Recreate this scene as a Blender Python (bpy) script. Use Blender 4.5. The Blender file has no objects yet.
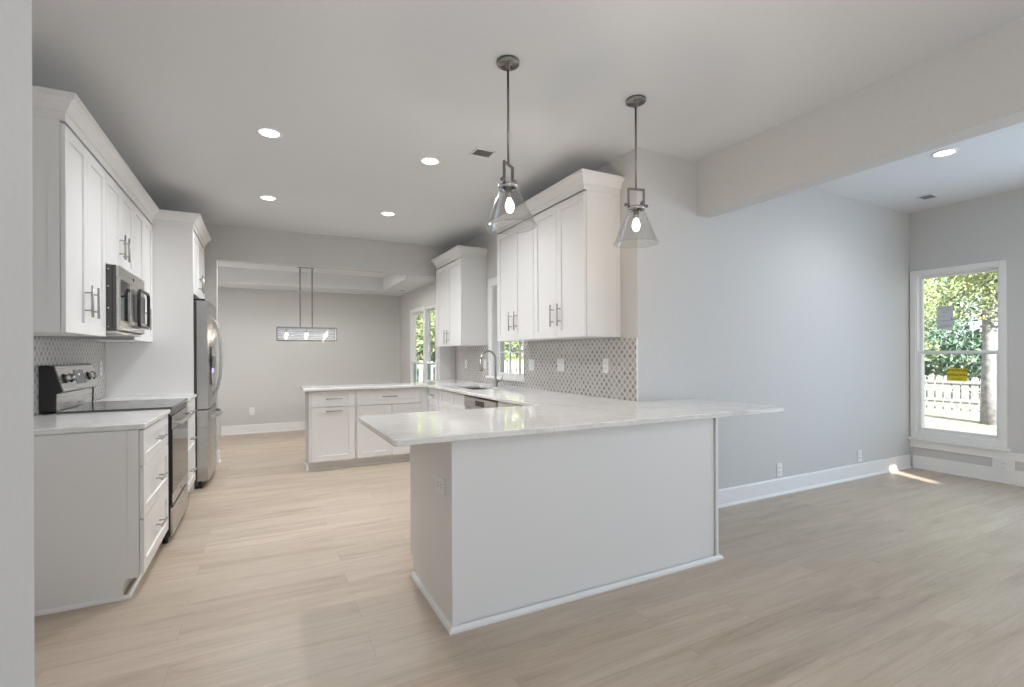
import bpy, bmesh, math, random
from mathutils import Vector, Matrix
random.seed(7)
S = bpy.context.scene
COL = S.collection
R = math.radians

# ------------------------------------------------------------------ camera
YAW, ROLL, FPX, CY, EYE = 26.953, 0.239, 488.5, 353.9, 1.275
cd = bpy.data.cameras.new('camera'); cam = bpy.data.objects.new('camera', cd); COL.objects.link(cam)
cd.sensor_width = 36; cd.lens = FPX * 36 / 1024; cd.shift_y = (CY - 343.5) / 1024; cd.clip_start = .02; cd.clip_end = 200
cam.location = (0, 0, EYE)
cam.rotation_mode = 'XYZ'
cam.matrix_world = Matrix.Translation((0, 0, EYE)) @ Matrix.Rotation(R(-YAW), 4, 'Z') @ Matrix.Rotation(R(90), 4, 'X') @ Matrix.Rotation(R(-ROLL), 4, 'Z')
S.camera = cam
# ------------------------------------------------------------------ view, world, sun, daylight
S.view_settings.view_transform = 'Standard'; S.view_settings.look = 'None'
S.view_settings.gamma = 1; S.view_settings.use_curve_mapping = False
S.view_settings.exposure = 0.27
try:
    S.cycles.use_denoising = True; S.cycles.denoiser = 'OPENIMAGEDENOISE'
    S.cycles.max_bounces = 10; S.cycles.diffuse_bounces = 6; S.cycles.glossy_bounces = 4
    S.cycles.transmission_bounces = 6; S.cycles.transparent_max_bounces = 12
    S.cycles.sample_clamp_indirect = 6; S.cycles.caustics_reflective = False; S.cycles.caustics_refractive = False
except Exception: pass
W = bpy.data.worlds.new('sky'); S.world = W; W.use_nodes = True
wn = W.node_tree.nodes; wl = W.node_tree.links; bg = wn['Background']
bg.inputs[0].default_value = (.80, .90, 1.0, 1); bg.inputs[1].default_value = 1.4
def lamp(name, kind, loc, rot, energy, color, **k):
    d = bpy.data.lights.new(name, kind); d.energy = energy; d.color = color
    for a, v in k.items(): setattr(d, a, v)
    o = bpy.data.objects.new(name, d); COL.objects.link(o); o.location = loc; o.rotation_euler = rot
    return o
SUN_DIR = Vector((.376, 1.0, -.395)).normalized()
sun = lamp('sun', 'SUN', (0, -10, 12), (0, 0, 0), 15.0, (1, .95, .88), angle=R(.4))
sun.rotation_euler = SUN_DIR.to_track_quat('-Z', 'Y').to_euler()
# daylight entering by the big south openings and the east windows
lamp('daylight_south', 'AREA', (2.9, -3.9, 1.35), (R(90), 0, 0), 1.5, (.90, .95, 1), shape='RECTANGLE', size=5.6, size_y=2.2)
lamp('daylight_east', 'AREA', (6.32, -.7, 1.3), (0, R(90), 0), 40, (.62, .80, 1), shape='RECTANGLE', size=1.7, size_y=3.4)
lamp('dining_fill', 'AREA', (-1.15, 7.9, 1.2), (0, R(-90), 0), 7, (.98, .98, 1), shape='RECTANGLE', size=1.5, size_y=1.5)  # added fill on the windowless left wall, brightens the dining room
lamp('corner_blue_fill', 'AREA', (6.33, .72, 1.25), (0, R(90), 0), 19, (.42, .68, 1), shape='RECTANGLE', size=1.6, size_y=.8)  # extra blue lamp added at an unseen window to tint the pale wall
for x_ in (-.1, 1.15): lamp('dining_fill_spot', 'SPOT', (x_, 7.25, 2.55), (0, 0, 0), 44, (1, .99, .98), spot_size=R(168), spot_blend=.6, shadow_soft_size=.06)  # added fill spots hidden behind the header, no fixtures there
# added fill lamp behind the camera, aimed up to brighten the ceiling
lamp('ceiling_bounce_fill', 'AREA', (.35, -.75, 1.55), (R(180), 0, 0), 33, (.96, .98, 1), shape='RECTANGLE', size=1.2, size_y=.8)

# ------------------------------------------------------------------ materials
def srgb(r, g, b):
    f = lambda c: (c / 255 / 12.92) if c / 255 <= .04045 else ((c / 255 + .055) / 1.055) ** 2.4
    return (f(r), f(g), f(b), 1)
def mat(name, col, rough=.5, metal=0, **k):
    m = bpy.data.materials.new(name); m.use_nodes = True
    b = m.node_tree.nodes['Principled BSDF']
    b.inputs['Base Color'].default_value = col if len(col) == 4 else (*col, 1)
    b.inputs['Roughness'].default_value = rough; b.inputs['Metallic'].default_value = metal
    for a, v in k.items(): b.inputs[a.replace('_', ' ')].default_value = v
    return m
def nn(m, t, **k):
    n = m.node_tree.nodes.new(t)
    for a, v in k.items(): setattr(n, a, v)
    return n
def lk(m, a, b): m.node_tree.links.new(a, b)
def bs(m): return m.node_tree.nodes['Principled BSDF']
def ramp(m, fac, stops):
    r = nn(m, 'ShaderNodeValToRGB'); el = r.color_ramp.elements
    while len(el) < len(stops): el.new(.5)
    for e, (p, c) in zip(el, stops): e.position = p; e.color = c if len(c) == 4 else (*c, 1)
    lk(m, fac, r.inputs[0]); return r.outputs[0]
def noisy(m, base, amt, scale, bump=0):
    """fine mottling of one colour"""
    g = nn(m, 'ShaderNodeNewGeometry'); n = nn(m, 'ShaderNodeTexNoise'); n.inputs['Scale'].default_value = scale
    n.inputs['Detail'].default_value = 4
    lk(m, g.outputs['Position'], n.inputs['Vector'])
    lo = [c * (1 - amt) for c in base[:3]]; hi = [min(1, c * (1 + amt)) for c in base[:3]]
    lk(m, ramp(m, n.outputs[0], [(.3, lo), (.7, hi)]), bs(m).inputs['Base Color'])
    if bump:
        b = nn(m, 'ShaderNodeBump'); b.inputs['Strength'].default_value = bump; b.inputs['Distance'].default_value = .002
        lk(m, n.outputs[0], b.inputs['Height']); lk(m, b.outputs[0], bs(m).inputs['Normal'])
    return m
WALLC = (.60, .595, .585)
M = {}
M['wall'] = noisy(mat('wall_paint', WALLC, .7), WALLC, .015, 40, .05)
M['ceil'] = noisy(mat('ceiling_paint', (.71, .725, .74), .85), (.71, .725, .74), .012, 60, .05)
M['trim'] = mat('trim_paint', (.82, .82, .81), .35)
M['cab'] = mat('cabinet_paint', (.80, .795, .79), .38)
M['cabgap'] = mat('cabinet_inside', (.25, .24, .23), .7)
M['steel'] = mat('stainless_steel', (.56, .55, .53), .28, 1)
M['steeld'] = mat('dark_stainless_steel', (.30, .29, .28), .35, 1)
M['nickel'] = mat('brushed_nickel', (.42, .40, .38), .30, 1)
M['pewter'] = mat('dark_brushed_nickel', (.26, .25, .24), .32, 1)
M['chrome'] = mat('chrome', (.55, .55, .55), .16, 1)
M['black'] = mat('black_enamel', (.015, .014, .014), .35)
M['bglass'] = mat('black_glass', (.02, .02, .02), .05)
M['cooktop'] = mat('ceramic_cooktop', (.10, .10, .10), .07)
M['rubber'] = mat('dark_plastic', (.05, .05, .05), .5)
M['grey'] = mat('grey_side_panel', (.09, .085, .08), .45)
M['plate'] = mat('white_plastic', (.83, .83, .82), .3)
M['slot'] = mat('dark_slot', (.06, .06, .06), .6)
M['paper'] = mat('notice_paper', (.62, .66, .70), .8)
M['ink'] = mat('notice_ink', (.16, .17, .19), .8)
M['yellow'] = mat('yellow_sticker', srgb(214, 196, 40), .6)
M['inkb'] = mat('black_ink', (.02, .02, .02), .7)
M['vent'] = mat('vent_metal', (.72, .72, .72), .5)
M['ventd'] = mat('vent_louver', (.24, .24, .24), .6)
M['ventl'] = mat('vent_louver_edge', (.42, .42, .42), .5)
M['screen'] = mat('display_glass', (.12, .12, .125), .1)
def emit(name, c, s):
    m = mat(name, c, .5); bs(m).inputs['Emission Color'].default_value = (*c, 1); bs(m).inputs['Emission Strength'].default_value = s; return m
M['lens'] = emit('lamp_lens', (1, .96, .90), 9)
M['bulb'] = emit('bulb_glow', (1, .90, .76), 9)
M['cbulb'] = emit('candle_bulb_glow', (1, .92, .80), 9)
M['uv'] = emit('dispenser_light', (.45, .30, 1), 1.6)

def brushed(m, axis):
    t = nn(m, 'ShaderNodeNewGeometry'); mp = nn(m, 'ShaderNodeMapping'); n = nn(m, 'ShaderNodeTexNoise')
    mp.inputs['Scale'].default_value = axis; n.inputs['Scale'].default_value = 1; n.inputs['Detail'].default_value = 3
    lk(m, t.outputs['Position'], mp.inputs[0]); lk(m, mp.outputs[0], n.inputs['Vector'])
    mr = nn(m, 'ShaderNodeMapRange'); mr.inputs[3].default_value = .22; mr.inputs[4].default_value = .36
    lk(m, n.outputs[0], mr.inputs[0]); lk(m, mr.outputs[0], bs(m).inputs['Roughness'])
brushed(M['steel'], (4, 4, 400))

# glass for panes and shades: clear with fresnel reflection
def glass(name, tint=(1, 1, 1), ior=1.45, extra=0.0):
    m = bpy.data.materials.new(name); m.use_nodes = True; nt = m.node_tree; nt.nodes.clear()
    o = nn(m, 'ShaderNodeOutputMaterial'); mx = nn(m, 'ShaderNodeMixShader'); tr = nn(m, 'ShaderNodeBsdfTransparent'); gl = nn(m, 'ShaderNodeBsdfGlossy')
    fr = nn(m, 'ShaderNodeMath', operation='MULTIPLY_ADD'); lw = nn(m, 'ShaderNodeLayerWeight'); pw = nn(m, 'ShaderNodeMath', operation='POWER')
    lw.inputs[0].default_value = .5; lk(m, lw.outputs['Facing'], pw.inputs[0]); pw.inputs[1].default_value = 3.5
    lk(m, pw.outputs[0], fr.inputs[0]); fr.inputs[1].default_value = (ior - 1) * .9; fr.inputs[2].default_value = .02
    ad = nn(m, 'ShaderNodeMath', operation='ADD'); ad.inputs[1].default_value = extra; ad.use_clamp = True
    tr.inputs[0].default_value = (*tint, 1); gl.inputs['Roughness'].default_value = .02
    lk(m, fr.outputs[0], ad.inputs[0]); lk(m, ad.outputs[0], mx.inputs[0]); lk(m, tr.outputs[0], mx.inputs[1]); lk(m, gl.outputs[0], mx.inputs[2]); lk(m, mx.outputs[0], o.inputs[0])
    return m
M['pane'] = glass('window_glass', (.97, 1, .99), 1.25)
M['scrn'] = glass('window_glass_with_screen', (.76, .83, .82), 1.25)
M['shade'] = glass('seeded_glass', (.95, .95, .95), 1.45, .03)

# floor: light oak planks running along X
def floor_mat():
    m = mat('oak_plank_floor', (.5, .42, .34), .42)
    g = nn(m, 'ShaderNodeNewGeometry'); mp = nn(m, 'ShaderNodeMapping'); mp.inputs['Location'].default_value = (.35, .07, 0)
    lk(m, g.outputs['Position'], mp.inputs[0])
    br = nn(m, 'ShaderNodeTexBrick'); br.offset = .37; br.offset_frequency = 2
    br.inputs['Color1'].default_value = (0, 0, 0, 1); br.inputs['Color2'].default_value = (1, 1, 1, 1); br.inputs['Mortar'].default_value = (.5, .5, .5, 1)
    br.inputs['Scale'].default_value = 1; br.inputs['Mortar Size'].default_value = .0012; br.inputs['Mortar Smooth'].default_value = .2
    br.inputs['Brick Width'].default_value = 1.22; br.inputs['Row Height'].default_value = .18
    lk(m, mp.outputs[0], br.inputs['Vector'])
    # shift the grain per plank
    sep = nn(m, 'ShaderNodeSeparateColor'); lk(m, br.outputs['Color'], sep.inputs[0])
    vs = nn(m, 'ShaderNodeVectorMath', operation='MULTIPLY'); vs.inputs[1].default_value = (7, 13, 5)
    lk(m, br.outputs['Color'], vs.inputs[0])
    va = nn(m, 'ShaderNodeVectorMath', operation='ADD'); lk(m, mp.outputs[0], va.inputs[0]); lk(m, vs.outputs[0], va.inputs[1])
    def grain(sc, detail, dist):
        q = nn(m, 'ShaderNodeMapping'); q.inputs['Scale'].default_value = sc; lk(m, va.outputs[0], q.inputs[0])
        n = nn(m, 'ShaderNodeTexNoise'); n.inputs['Scale'].default_value = 1; n.inputs['Detail'].default_value = detail; n.inputs['Distortion'].default_value = dist
        n.inputs['Roughness'].default_value = .62
        lk(m, q.outputs[0], n.inputs['Vector']); return n.outputs[0]
    big = grain((.9, 7.5, 1), 5, .8); fine = grain((5, 90, 1), 5, .6)
    c1 = ramp(m, big, [(.25, srgb(166, 149, 132)), (.45, srgb(187, 172, 155)), (.62, srgb(197, 183, 167)), (.8, srgb(203, 191, 176))])
    c2 = ramp(m, fine, [(.30, (.70, .68, .66)), (.55, (1, 1, 1))])
    mx = nn(m, 'ShaderNodeMix', data_type='RGBA', blend_type='MULTIPLY'); mx.inputs[0].default_value = .42
    lk(m, c1, mx.inputs[6]); lk(m, c2, mx.inputs[7])
    pl = ramp(m, sep.outputs[0], [(0, (.90, .885, .87)), (1, (1.0, 1.0, 1.0))])
    m2 = nn(m, 'ShaderNodeMix', data_type='RGBA', blend_type='MULTIPLY'); m2.inputs[0].default_value = .8
    lk(m, mx.outputs[2], m2.inputs[6]); lk(m, pl, m2.inputs[7])
    m3 = nn(m, 'ShaderNodeMix', data_type='RGBA'); m3.inputs[7].default_value = srgb(135, 118, 100)
    mf = nn(m, 'ShaderNodeMath', operation='MULTIPLY'); mf.inputs[1].default_value = .45
    lk(m, br.outputs['Fac'], mf.inputs[0]); lk(m, mf.outputs[0], m3.inputs[0])
    lk(m, m2.outputs[2], m3.inputs[6]); lk(m, m3.outputs[2], bs(m).inputs['Base Color'])
    b = nn(m, 'ShaderNodeBump'); b.inputs['Strength'].default_value = .12; b.inputs['Distance'].default_value = .001
    lk(m, fine, b.inputs['Height']); lk(m, b.outputs[0], bs(m).inputs['Normal'])
    return m
M['floor'] = floor_mat()
def marble_mat():
    m = mat('white_marble_worktop', (.78, .77, .75), .035)
    g = nn(m, 'ShaderNodeNewGeometry'); mp = nn(m, 'ShaderNodeMapping'); mp.inputs['Scale'].default_value = (1.0, 2.6, 1.5); mp.inputs['Rotation'].default_value = (0, 0, R(12))
    lk(m, g.outputs['Position'], mp.inputs[0])
    n = nn(m, 'ShaderNodeTexNoise'); n.inputs['Scale'].default_value = 2.2; n.inputs['Detail'].default_value = 9; n.inputs['Distortion'].default_value = 1.6; n.inputs['Roughness'].default_value = .6
    lk(m, mp.outputs[0], n.inputs['Vector'])
    c = ramp(m, n.outputs[0], [(.30, (.71, .70, .685)), (.42, (.79, .785, .77)), (.50, (.83, .825, .815)), (.535, (.745, .735, .72)), (.57, (.83, .825, .815)), (.8, (.86, .855, .85))])
    lk(m, c, bs(m).inputs['Base Color']); return m
M['marble'] = marble_mat()
def mosaic_mat():
    m = mat('diamond_mosaic_tile', (.5, .5, .5), .3)
    g = nn(m, 'ShaderNodeNewGeometry'); s = nn(m, 'ShaderNodeSeparateXYZ'); lk(m, g.outputs['Position'], s.inputs[0])
    def ma(op, a, b=None):
        n = nn(m, 'ShaderNodeMath', operation=op)
        for i, v in enumerate((a, b)):
            if v is None: continue
            if isinstance(v, (int, float)): n.inputs[i].default_value = v
            else: lk(m, v, n.inputs[i])
        return n.outputs[0]
    y = ma('DIVIDE', s.outputs['Y'], .064); z = ma('DIVIDE', s.outputs['Z'], .066)
    p = ma('ADD', y, z); q = ma('SUBTRACT', y, z)
    fp = ma('ABSOLUTE', ma('SUBTRACT', ma('FRACT', p), .5)); fq = ma('ABSOLUTE', ma('SUBTRACT', ma('FRACT', q), .5))
    mxx = ma('MAXIMUM', fp, fq)
    cv = nn(m, 'ShaderNodeCombineXYZ'); lk(m, ma('FLOOR', p), cv.inputs[0]); lk(m, ma('FLOOR', q), cv.inputs[1])
    w = nn(m, 'ShaderNodeTexWhiteNoise'); lk(m, cv.outputs[0], w.inputs['Vector'])
    dark = ramp(m, w.outputs['Value'], [(0, (.20, .185, .175)), (.45, (.31, .29, .275)), (1, (.44, .42, .40))])
    a = ramp(m, mxx, [(.23, (0, 0, 0)), (.26, (1, 1, 1))])
    e = ramp(m, mxx, [(.415, (0, 0, 0)), (.435, (1, 1, 1))])
    m1 = nn(m, 'ShaderNodeMix', data_type='RGBA'); lk(m, a, m1.inputs[0]); lk(m, dark, m1.inputs[6]); m1.inputs[7].default_value = (.44, .42, .405, 1)
    m2 = nn(m, 'ShaderNodeMix', data_type='RGBA'); lk(m, e, m2.inputs[0]); lk(m, m1.outputs[2], m2.inputs[6]); m2.inputs[7].default_value = (.67, .65, .63, 1)
    lk(m, m2.outputs[2], bs(m).inputs['Base Color']); return m
M['mosaic'] = mosaic_mat()
def bark_mat():
    m = mat('bark', (.2, .17, .14), .9); return noisy(m, (.26, .25, .26), .35, 9, .6)
M['bark'] = bark_mat()
def leaf_mat(name, a, b, c):
    m = mat(name, a, .6)
    g = nn(m, 'ShaderNodeNewGeometry'); n = nn(m, 'ShaderNodeTexNoise'); n.inputs['Scale'].default_value = 3.2; n.inputs['Detail'].default_value = 5
    lk(m, g.outputs['Position'], n.inputs['Vector'])
    lk(m, ramp(m, n.outputs[0], [(.34, a), (.5, b), (.64, c)]), bs(m).inputs['Base Color'])
    t = nn(m, 'ShaderNodeBsdfTranslucent'); t.inputs[0].default_value = b if len(b) == 4 else (*b, 1)
    mx = nn(m, 'ShaderNodeMixShader'); mx.inputs[0].default_value = .35
    out = m.node_tree.nodes['Material Output']; lk(m, bs(m).outputs[0], mx.inputs[1]); lk(m, t.outputs[0], mx.inputs[2]); lk(m, mx.outputs[0], out.inputs[0])
    return m
M['leaf'] = leaf_mat('autumn_green_leaves', (.16, .24, .13), (.38, .44, .22), (.66, .64, .42))
M['leafd'] = leaf_mat('evergreen_leaves', (.12, .21, .16), (.22, .33, .25), (.42, .50, .38))
M['litter'] = noisy(mat('leaf_litter', (.5, .4, .3), .9), (.46, .40, .34), .45, 5)
M['fence'] = noisy(mat('weathered_fence', (.6, .6, .6), .8), (.36, .36, .37), .2, 14)
M['hinge'] = mat('dark_bolt', (.03, .03, .03), .4)

# ------------------------------------------------------------------ mesh helpers
class MB:
    """collects shapes given in world coordinates and links them as ONE mesh object"""
    def __init__(s): s.v = []; s.f = []; s.sm = []
    def add(s, bm, smooth=False):
        o = len(s.v); bm.verts.index_update()
        s.v += [v.co.copy() for v in bm.verts]
        for f in bm.faces: s.f.append([o + v.index for v in f.verts]); s.sm.append(smooth)
        bm.free(); return s
    def box(s, x0, x1, y0, y1, z0, z1, bev=0, seg=2):
        bm = bmesh.new(); bmesh.ops.create_cube(bm, size=1)
        a = (min(x0, x1), min(y0, y1), min(z0, z1)); b = (max(x0, x1), max(y0, y1), max(z0, z1))
        for v in bm.verts: v.co = Vector([a[i] + (v.co[i] + .5) * (b[i] - a[i]) for i in range(3)])
        if bev:
            bev = min(bev, .45 * min(b[i] - a[i] for i in range(3)))
            bmesh.ops.bevel(bm, geom=list(bm.edges), offset=bev, segments=seg, affect='EDGES', profile=.5)
        return s.add(bm)
    def cyl(s, p, q, r, r2=None, n=16, caps=True):
        p = Vector(p); q = Vector(q); d = q - p; L = d.length
        bm = bmesh.new(); bmesh.ops.create_cone(bm, cap_ends=caps, segments=n, radius1=r, radius2=r if r2 is None else r2, depth=L)
        mt = Matrix.Translation((p + q) / 2) @ d.to_track_quat('Z', 'Y').to_matrix().to_4x4()
        bm.transform(mt); return s.add(bm, n > 8)
    def tube(s, pts, r, n=10, closed=False):
        pts = [Vector(p) for p in pts]; k = len(pts); o = len(s.v)
        rr = r if isinstance(r, (list, tuple)) else [r] * k
        up = None
        for i, p in enumerate(pts):
            a = pts[(i - 1) % k] if (i or closed) else p; b = pts[(i + 1) % k] if (i < k - 1 or closed) else p
            t = (b - a).normalized()
            if up is None:
                up = Vector((0, 0, 1)) if abs(t.z) < .9 else Vector((1, 0, 0))
            x = t.cross(up)
            if x.length < 1e-4: x = t.cross(Vector((0, 1, .1)))
            x.normalize(); y = t.cross(x).normalized(); up = -y if False else x.cross(t) 
            for j in range(n):
                an = 2 * math.pi * j / n; s.v.append(p + (x * math.cos(an) + y * math.sin(an)) * rr[i])
        for i in range(k if closed else k - 1):
            for j in range(n):
                a = o + i * n + j; b = o + i * n + (j + 1) % n; c = o + ((i + 1) % k) * n + (j + 1) % n; d = o + ((i + 1) % k) * n + j
                s.f.append([a, b, c, d]); s.sm.append(True)
        if not closed:
            s.f.append([o + j for j in range(n)][::-1]); s.sm.append(False)
            s.f.append([o + (k - 1) * n + j for j in range(n)]); s.sm.append(False)
        return s
    def lathe(s, c, prof, n=32, mt=None, closed=False):
        """prof = [(r, z)]"""
        o = len(s.v); k = len(prof)
        for r, z in prof:
            for j in range(n):
                a = 2 * math.pi * j / n; v = Vector((r * math.cos(a), r * math.sin(a), z))
                if mt: v = mt @ v
                s.v.append(v + Vector(c))
        for i in range(k if closed else k - 1):
            for j in range(n):
                i2 = (i + 1) % k
                s.f.append([o + i * n + j, o + i * n + (j + 1) % n, o + i2 * n + (j + 1) % n, o + i2 * n + j]); s.sm.append(True)
        return s
    def prism(s, poly, axis, a, b):
        """polygon extruded along axis 'x','y','z' from a to b"""
        o = len(s.v); k = len(poly)
        for t in (a, b):
            for p, q in poly:
                s.v.append(Vector({'x': (t, p, q), 'y': (p, t, q), 'z': (p, q, t)}[axis]))
        s.f.append([o + i for i in range(k)][::-1]); s.f.append([o + k + i for i in range(k)]); s.sm += [False, False]
        for i in range(k):
            j = (i + 1) % k; s.f.append([o + i, o + j, o + k + j, o + k + i]); s.sm.append(False)
        return s
    def sweep(s, path, prof, side=1, closed_prof=True):
        """profile (out, z) swept along a flat polyline with mitred corners; out = right-hand side * side"""
        P = [Vector((*p, 0)) for p in path]; k = len(P); m = len(prof); o = len(s.v)
        for i in range(k):
            def nrm(a, b): d = (b - a).normalized(); return Vector((d.y, -d.x, 0)) * side
            n1 = nrm(P[i - 1], P[i]) if i else nrm(P[0], P[1]); n2 = nrm(P[i], P[i + 1]) if i < k - 1 else n1
            bis = (n1 + n2); bis = bis / max(.2, bis.length_squared / 2) if bis.length > 1e-6 else n1
            for u, z in prof: s.v.append(P[i] + bis * u + Vector((0, 0, z)))
        for i in range(k - 1):
            for j in range(m):
                j2 = (j + 1) % m; s.f.append([o + i * m + j, o + (i + 1) * m + j, o + (i + 1) * m + j2, o + i * m + j2]); s.sm.append(False)
        s.f.append([o + j for j in range(m)]); s.f.append([o + (k - 1) * m + j for j in range(m)][::-1]); s.sm += [False, False]
        return s
    def build(s, name, m, parent=None, fix=True):
        org = Vector(parent['_org']) if parent is not None else None
        if org is None:
            xs = [v.x for v in s.v]; ys = [v.y for v in s.v]; zs = [v.z for v in s.v]
            loc = Vector(((min(xs) + max(xs)) / 2, (min(ys) + max(ys)) / 2, min(zs)))
        else:
            xs = [v.x for v in s.v]; ys = [v.y for v in s.v]; zs = [v.z for v in s.v]
            loc = Vector(((min(xs) + max(xs)) / 2, (min(ys) + max(ys)) / 2, (min(zs) + max(zs)) / 2))
        me = bpy.data.meshes.new(name); me.from_pydata([v - loc for v in s.v], [], s.f); me.update()
        me.polygons.foreach_set('use_smooth', s.sm)
        if fix:
            bm = bmesh.new(); bm.from_mesh(me); bmesh.ops.recalc_face_normals(bm, faces=bm.faces); bm.to_mesh(me); bm.free()
        me.materials.append(m)
        o = bpy.data.objects.new(name, me); COL.objects.link(o)
        if parent is not None: o.parent = parent; o.location = loc - org
        else: o.location = loc
        o['_org'] = list(loc)
        return o
def tag(o, label=None, cat=None, group=None, kind=None):
    if label: o['label'] = label
    if cat: o['category'] = cat
    if group: o['group'] = group
    if kind: o['kind'] = kind
    return o
def thing(name, loc, label, cat, group=None):
    o = bpy.data.objects.new(name, None); COL.objects.link(o); o.location = loc; o.empty_display_size = .1
    o['_org'] = list(loc); return tag(o, label, cat, group)
def struct(name, mb, m, parent=None):
    o = mb.build(name, m, parent)
    if parent is None: o['kind'] = 'structure'
    return o
def sroot(name, loc):
    o = bpy.data.objects.new(name, None); COL.objects.link(o); o.location = loc; o['_org'] = list(loc); o['kind'] = 'structure'; return o

# facing-aware box: face 'X+','X-','Y+','Y-'; plane = coordinate of the face; w = distance outwards
def fbox(mb, face, plane, u0, u1, w0, w1, z0, z1, bev=0):
    sg = 1 if face[1] == '+' else -1
    a, b = plane + sg * w0, plane + sg * w1
    if face[0] == 'X': mb.box(a, b, u0, u1, z0, z1, bev)
    else: mb.box(u0, u1, a, b, z0, z1, bev)
def fpt(face, plane, u, w, z):
    sg = 1 if face[1] == '+' else -1
    return (plane + sg * w, u, z) if face[0] == 'X' else (u, plane + sg * w, z)
def shaker(face, plane, u0, u1, z0, z1, name, parent, rail=.062, th=.02):
    mb = MB(); r = min(rail, .30 * (z1 - z0))
    fbox(mb, face, plane, u0, u0 + rail, 0, th, z0, z1, .0015); fbox(mb, face, plane, u1 - rail, u1, 0, th, z0, z1, .0015)
    fbox(mb, face, plane, u0 + rail, u1 - rail, 0, th, z0, z0 + r, .0015); fbox(mb, face, plane, u0 + rail, u1 - rail, 0, th, z1 - r, z1, .0015)
    fbox(mb, face, plane, u0 + rail - .002, u1 - rail + .002, 0, .010, z0 + r - .002, z1 - r + .002)
    return mb.build(name, M['cab'], parent)
def pull(face, plane, u, z, vertical, parent, L=.17, out=.034, r=.0062):
    mb = MB(); h = L / 2
    a, b = ((u, z - h), (u, z + h)) if vertical else ((u - h, z), (u + h, z))
    mb.cyl(fpt(face, plane, a[0], out, a[1]), fpt(face, plane, b[0], out, b[1]), r, n=12)
    for k in (-.55, .55):
        c = (u, z + h * k) if vertical else (u + h * k, z)
        mb.cyl(fpt(face, plane, c[0], -.001, c[1]), fpt(face, plane, c[0], out, c[1]), r * .75, n=8)
    return mb.build('handle', M['nickel'], parent)

# ================================================================== SHELL
CEIL = 2.82
XL, XA, YB, XW = -1.24, 2.50, 2.835, 6.40      # left wall, kitchen window wall, pale wall, window wall
YJ, XD, YD = 6.72, 2.25, 9.00                 # jog, dining window wall, dining end wall
YS = -4.0
HY = 6.72                                     # dining header
struct('floor', MB().box(-1.45, 6.55, YS - .15, YD + .15, -.12, 0), M['floor'])
struct('ceiling', MB().box(-1.45, 6.55, YS - .15, HY + .06, CEIL, CEIL + .12), M['ceil'])
# dining tray ceiling: soffit ring and raised centre
ZS, ZT, YF, XT = 2.352, 2.57, 8.31, 1.80
m_ = MB().box(XT, 2.65, HY + .121, YD + .15, ZS, CEIL + .12); m_.box(-1.45, XT, YF, YD + .15, ZS, CEIL + .12); m_.box(-1.45, -1.0, HY + .121, YF, ZS, CEIL + .12)
m_.box(-1.0, XT, HY + .121, YF, ZT, CEIL + .12)
struct('ceiling_dining', m_, M['ceil'])
def wall_x(name, x0, x1, y0, y1, holes=(), z1=CEIL, z0=0):
    """wall slab lying in a Y-Z plane with rectangular openings (ya,yb,za,zb)"""
    mb = MB(); cur = y0
    for ya, yb, za, zb in sorted(holes):
        if ya > cur: mb.box(x0, x1, cur, ya, z0, z1)
        mb.box(x0, x1, ya, yb, z0, za); mb.box(x0, x1, ya, yb, zb, z1); cur = yb
    mb.box(x0, x1, cur, y1, z0, z1); return struct(name, mb, M['wall'])
def wall_y(name, y0, y1, x0, x1, holes=(), z1=CEIL):
    mb = MB(); cur = x0
    for xa, xb, za, zb in sorted(holes):
        if xa > cur: mb.box(cur, xa, y0, y1, 0, z1)
        if za > 0: mb.box(xa, xb, y0, y1, 0, za)
        mb.box(xa, xb, y0, y1, zb, z1); cur = xb
    mb.box(cur, x1, y0, y1, 0, z1); return struct(name, mb, M['wall'])
SINKW = (4.615, 5.43, 1.005, 2.10)
FAMW = (2.085, 2.775, .41, 2.115)
wall_x('wall_left', XL - .15, XL, 1.6, YD)
wall_x('wall_sink', XA, XA + .15, YB + .15, YJ, [SINKW])
wall_y('wall_right', YB, YB + .15, XA, XW + .15)
struct('wall_jog', MB().box(XD, XA + .15, YJ, YJ + .10, 0, CEIL), M['wall'])
DW1 = (7.46, 8.17, .62, 1.97); DW2 = (6.855, 7.37, .62, 1.97)
wall_x('wall_dining', XD, XD + .07, YJ + .10, YD, [DW1, DW2])
wall_y('wall_end', YD, YD + .15, XL - .15, XD + .15)
wall_x('wall_windows', XW, XW + .15, YS, YB, [FAMW, (.30, 1.15, .41, 2.085), (-2.4, -.5, .41, 2.085)])
wall_x('wall_near', -.608, -.4815, YS, 1.53)
struct('wall_return', MB().box(XL - .15, -.609, 1.48, 1.599, 0, CEIL), M['wall'])
wall_y('wall_south', YS - .15, YS, -.608, XW + .15, [(.1, 2.0, .05, 2.35), (2.2, 3.25, .05, 2.35), (3.33, 3.51, 2.52, 2.80), (3.85, 5.6, .05, 2.35)])  # narrow high slit added to throw the sun streak into the corner
# unseen roof slabs added to block the sun, gap left for the streak
struct('sun_block_roof', MB().box(-1.5, 2.85, -9.5, YS - .16, 2.85, 2.95).box(3.60, 8.5, -9.5, YS - .16, 2.85, 2.95), M['trim'])
# header between kitchen and dining room with its short jamb, and the dropped beam of the family room
struct('trim_1', MB().box(XL, XD - .001, HY, HY + .12, 2.405, CEIL), M['wall']).name = 'wall_header'
struct('wall_jamb', MB().box(XL, -.49, HY, HY + .12, 0, 2.405), M['wall'])
struct('wall_beam', MB().box(3.12, 3.275, YS, YB, 2.385, CEIL), M['wall'])
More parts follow.
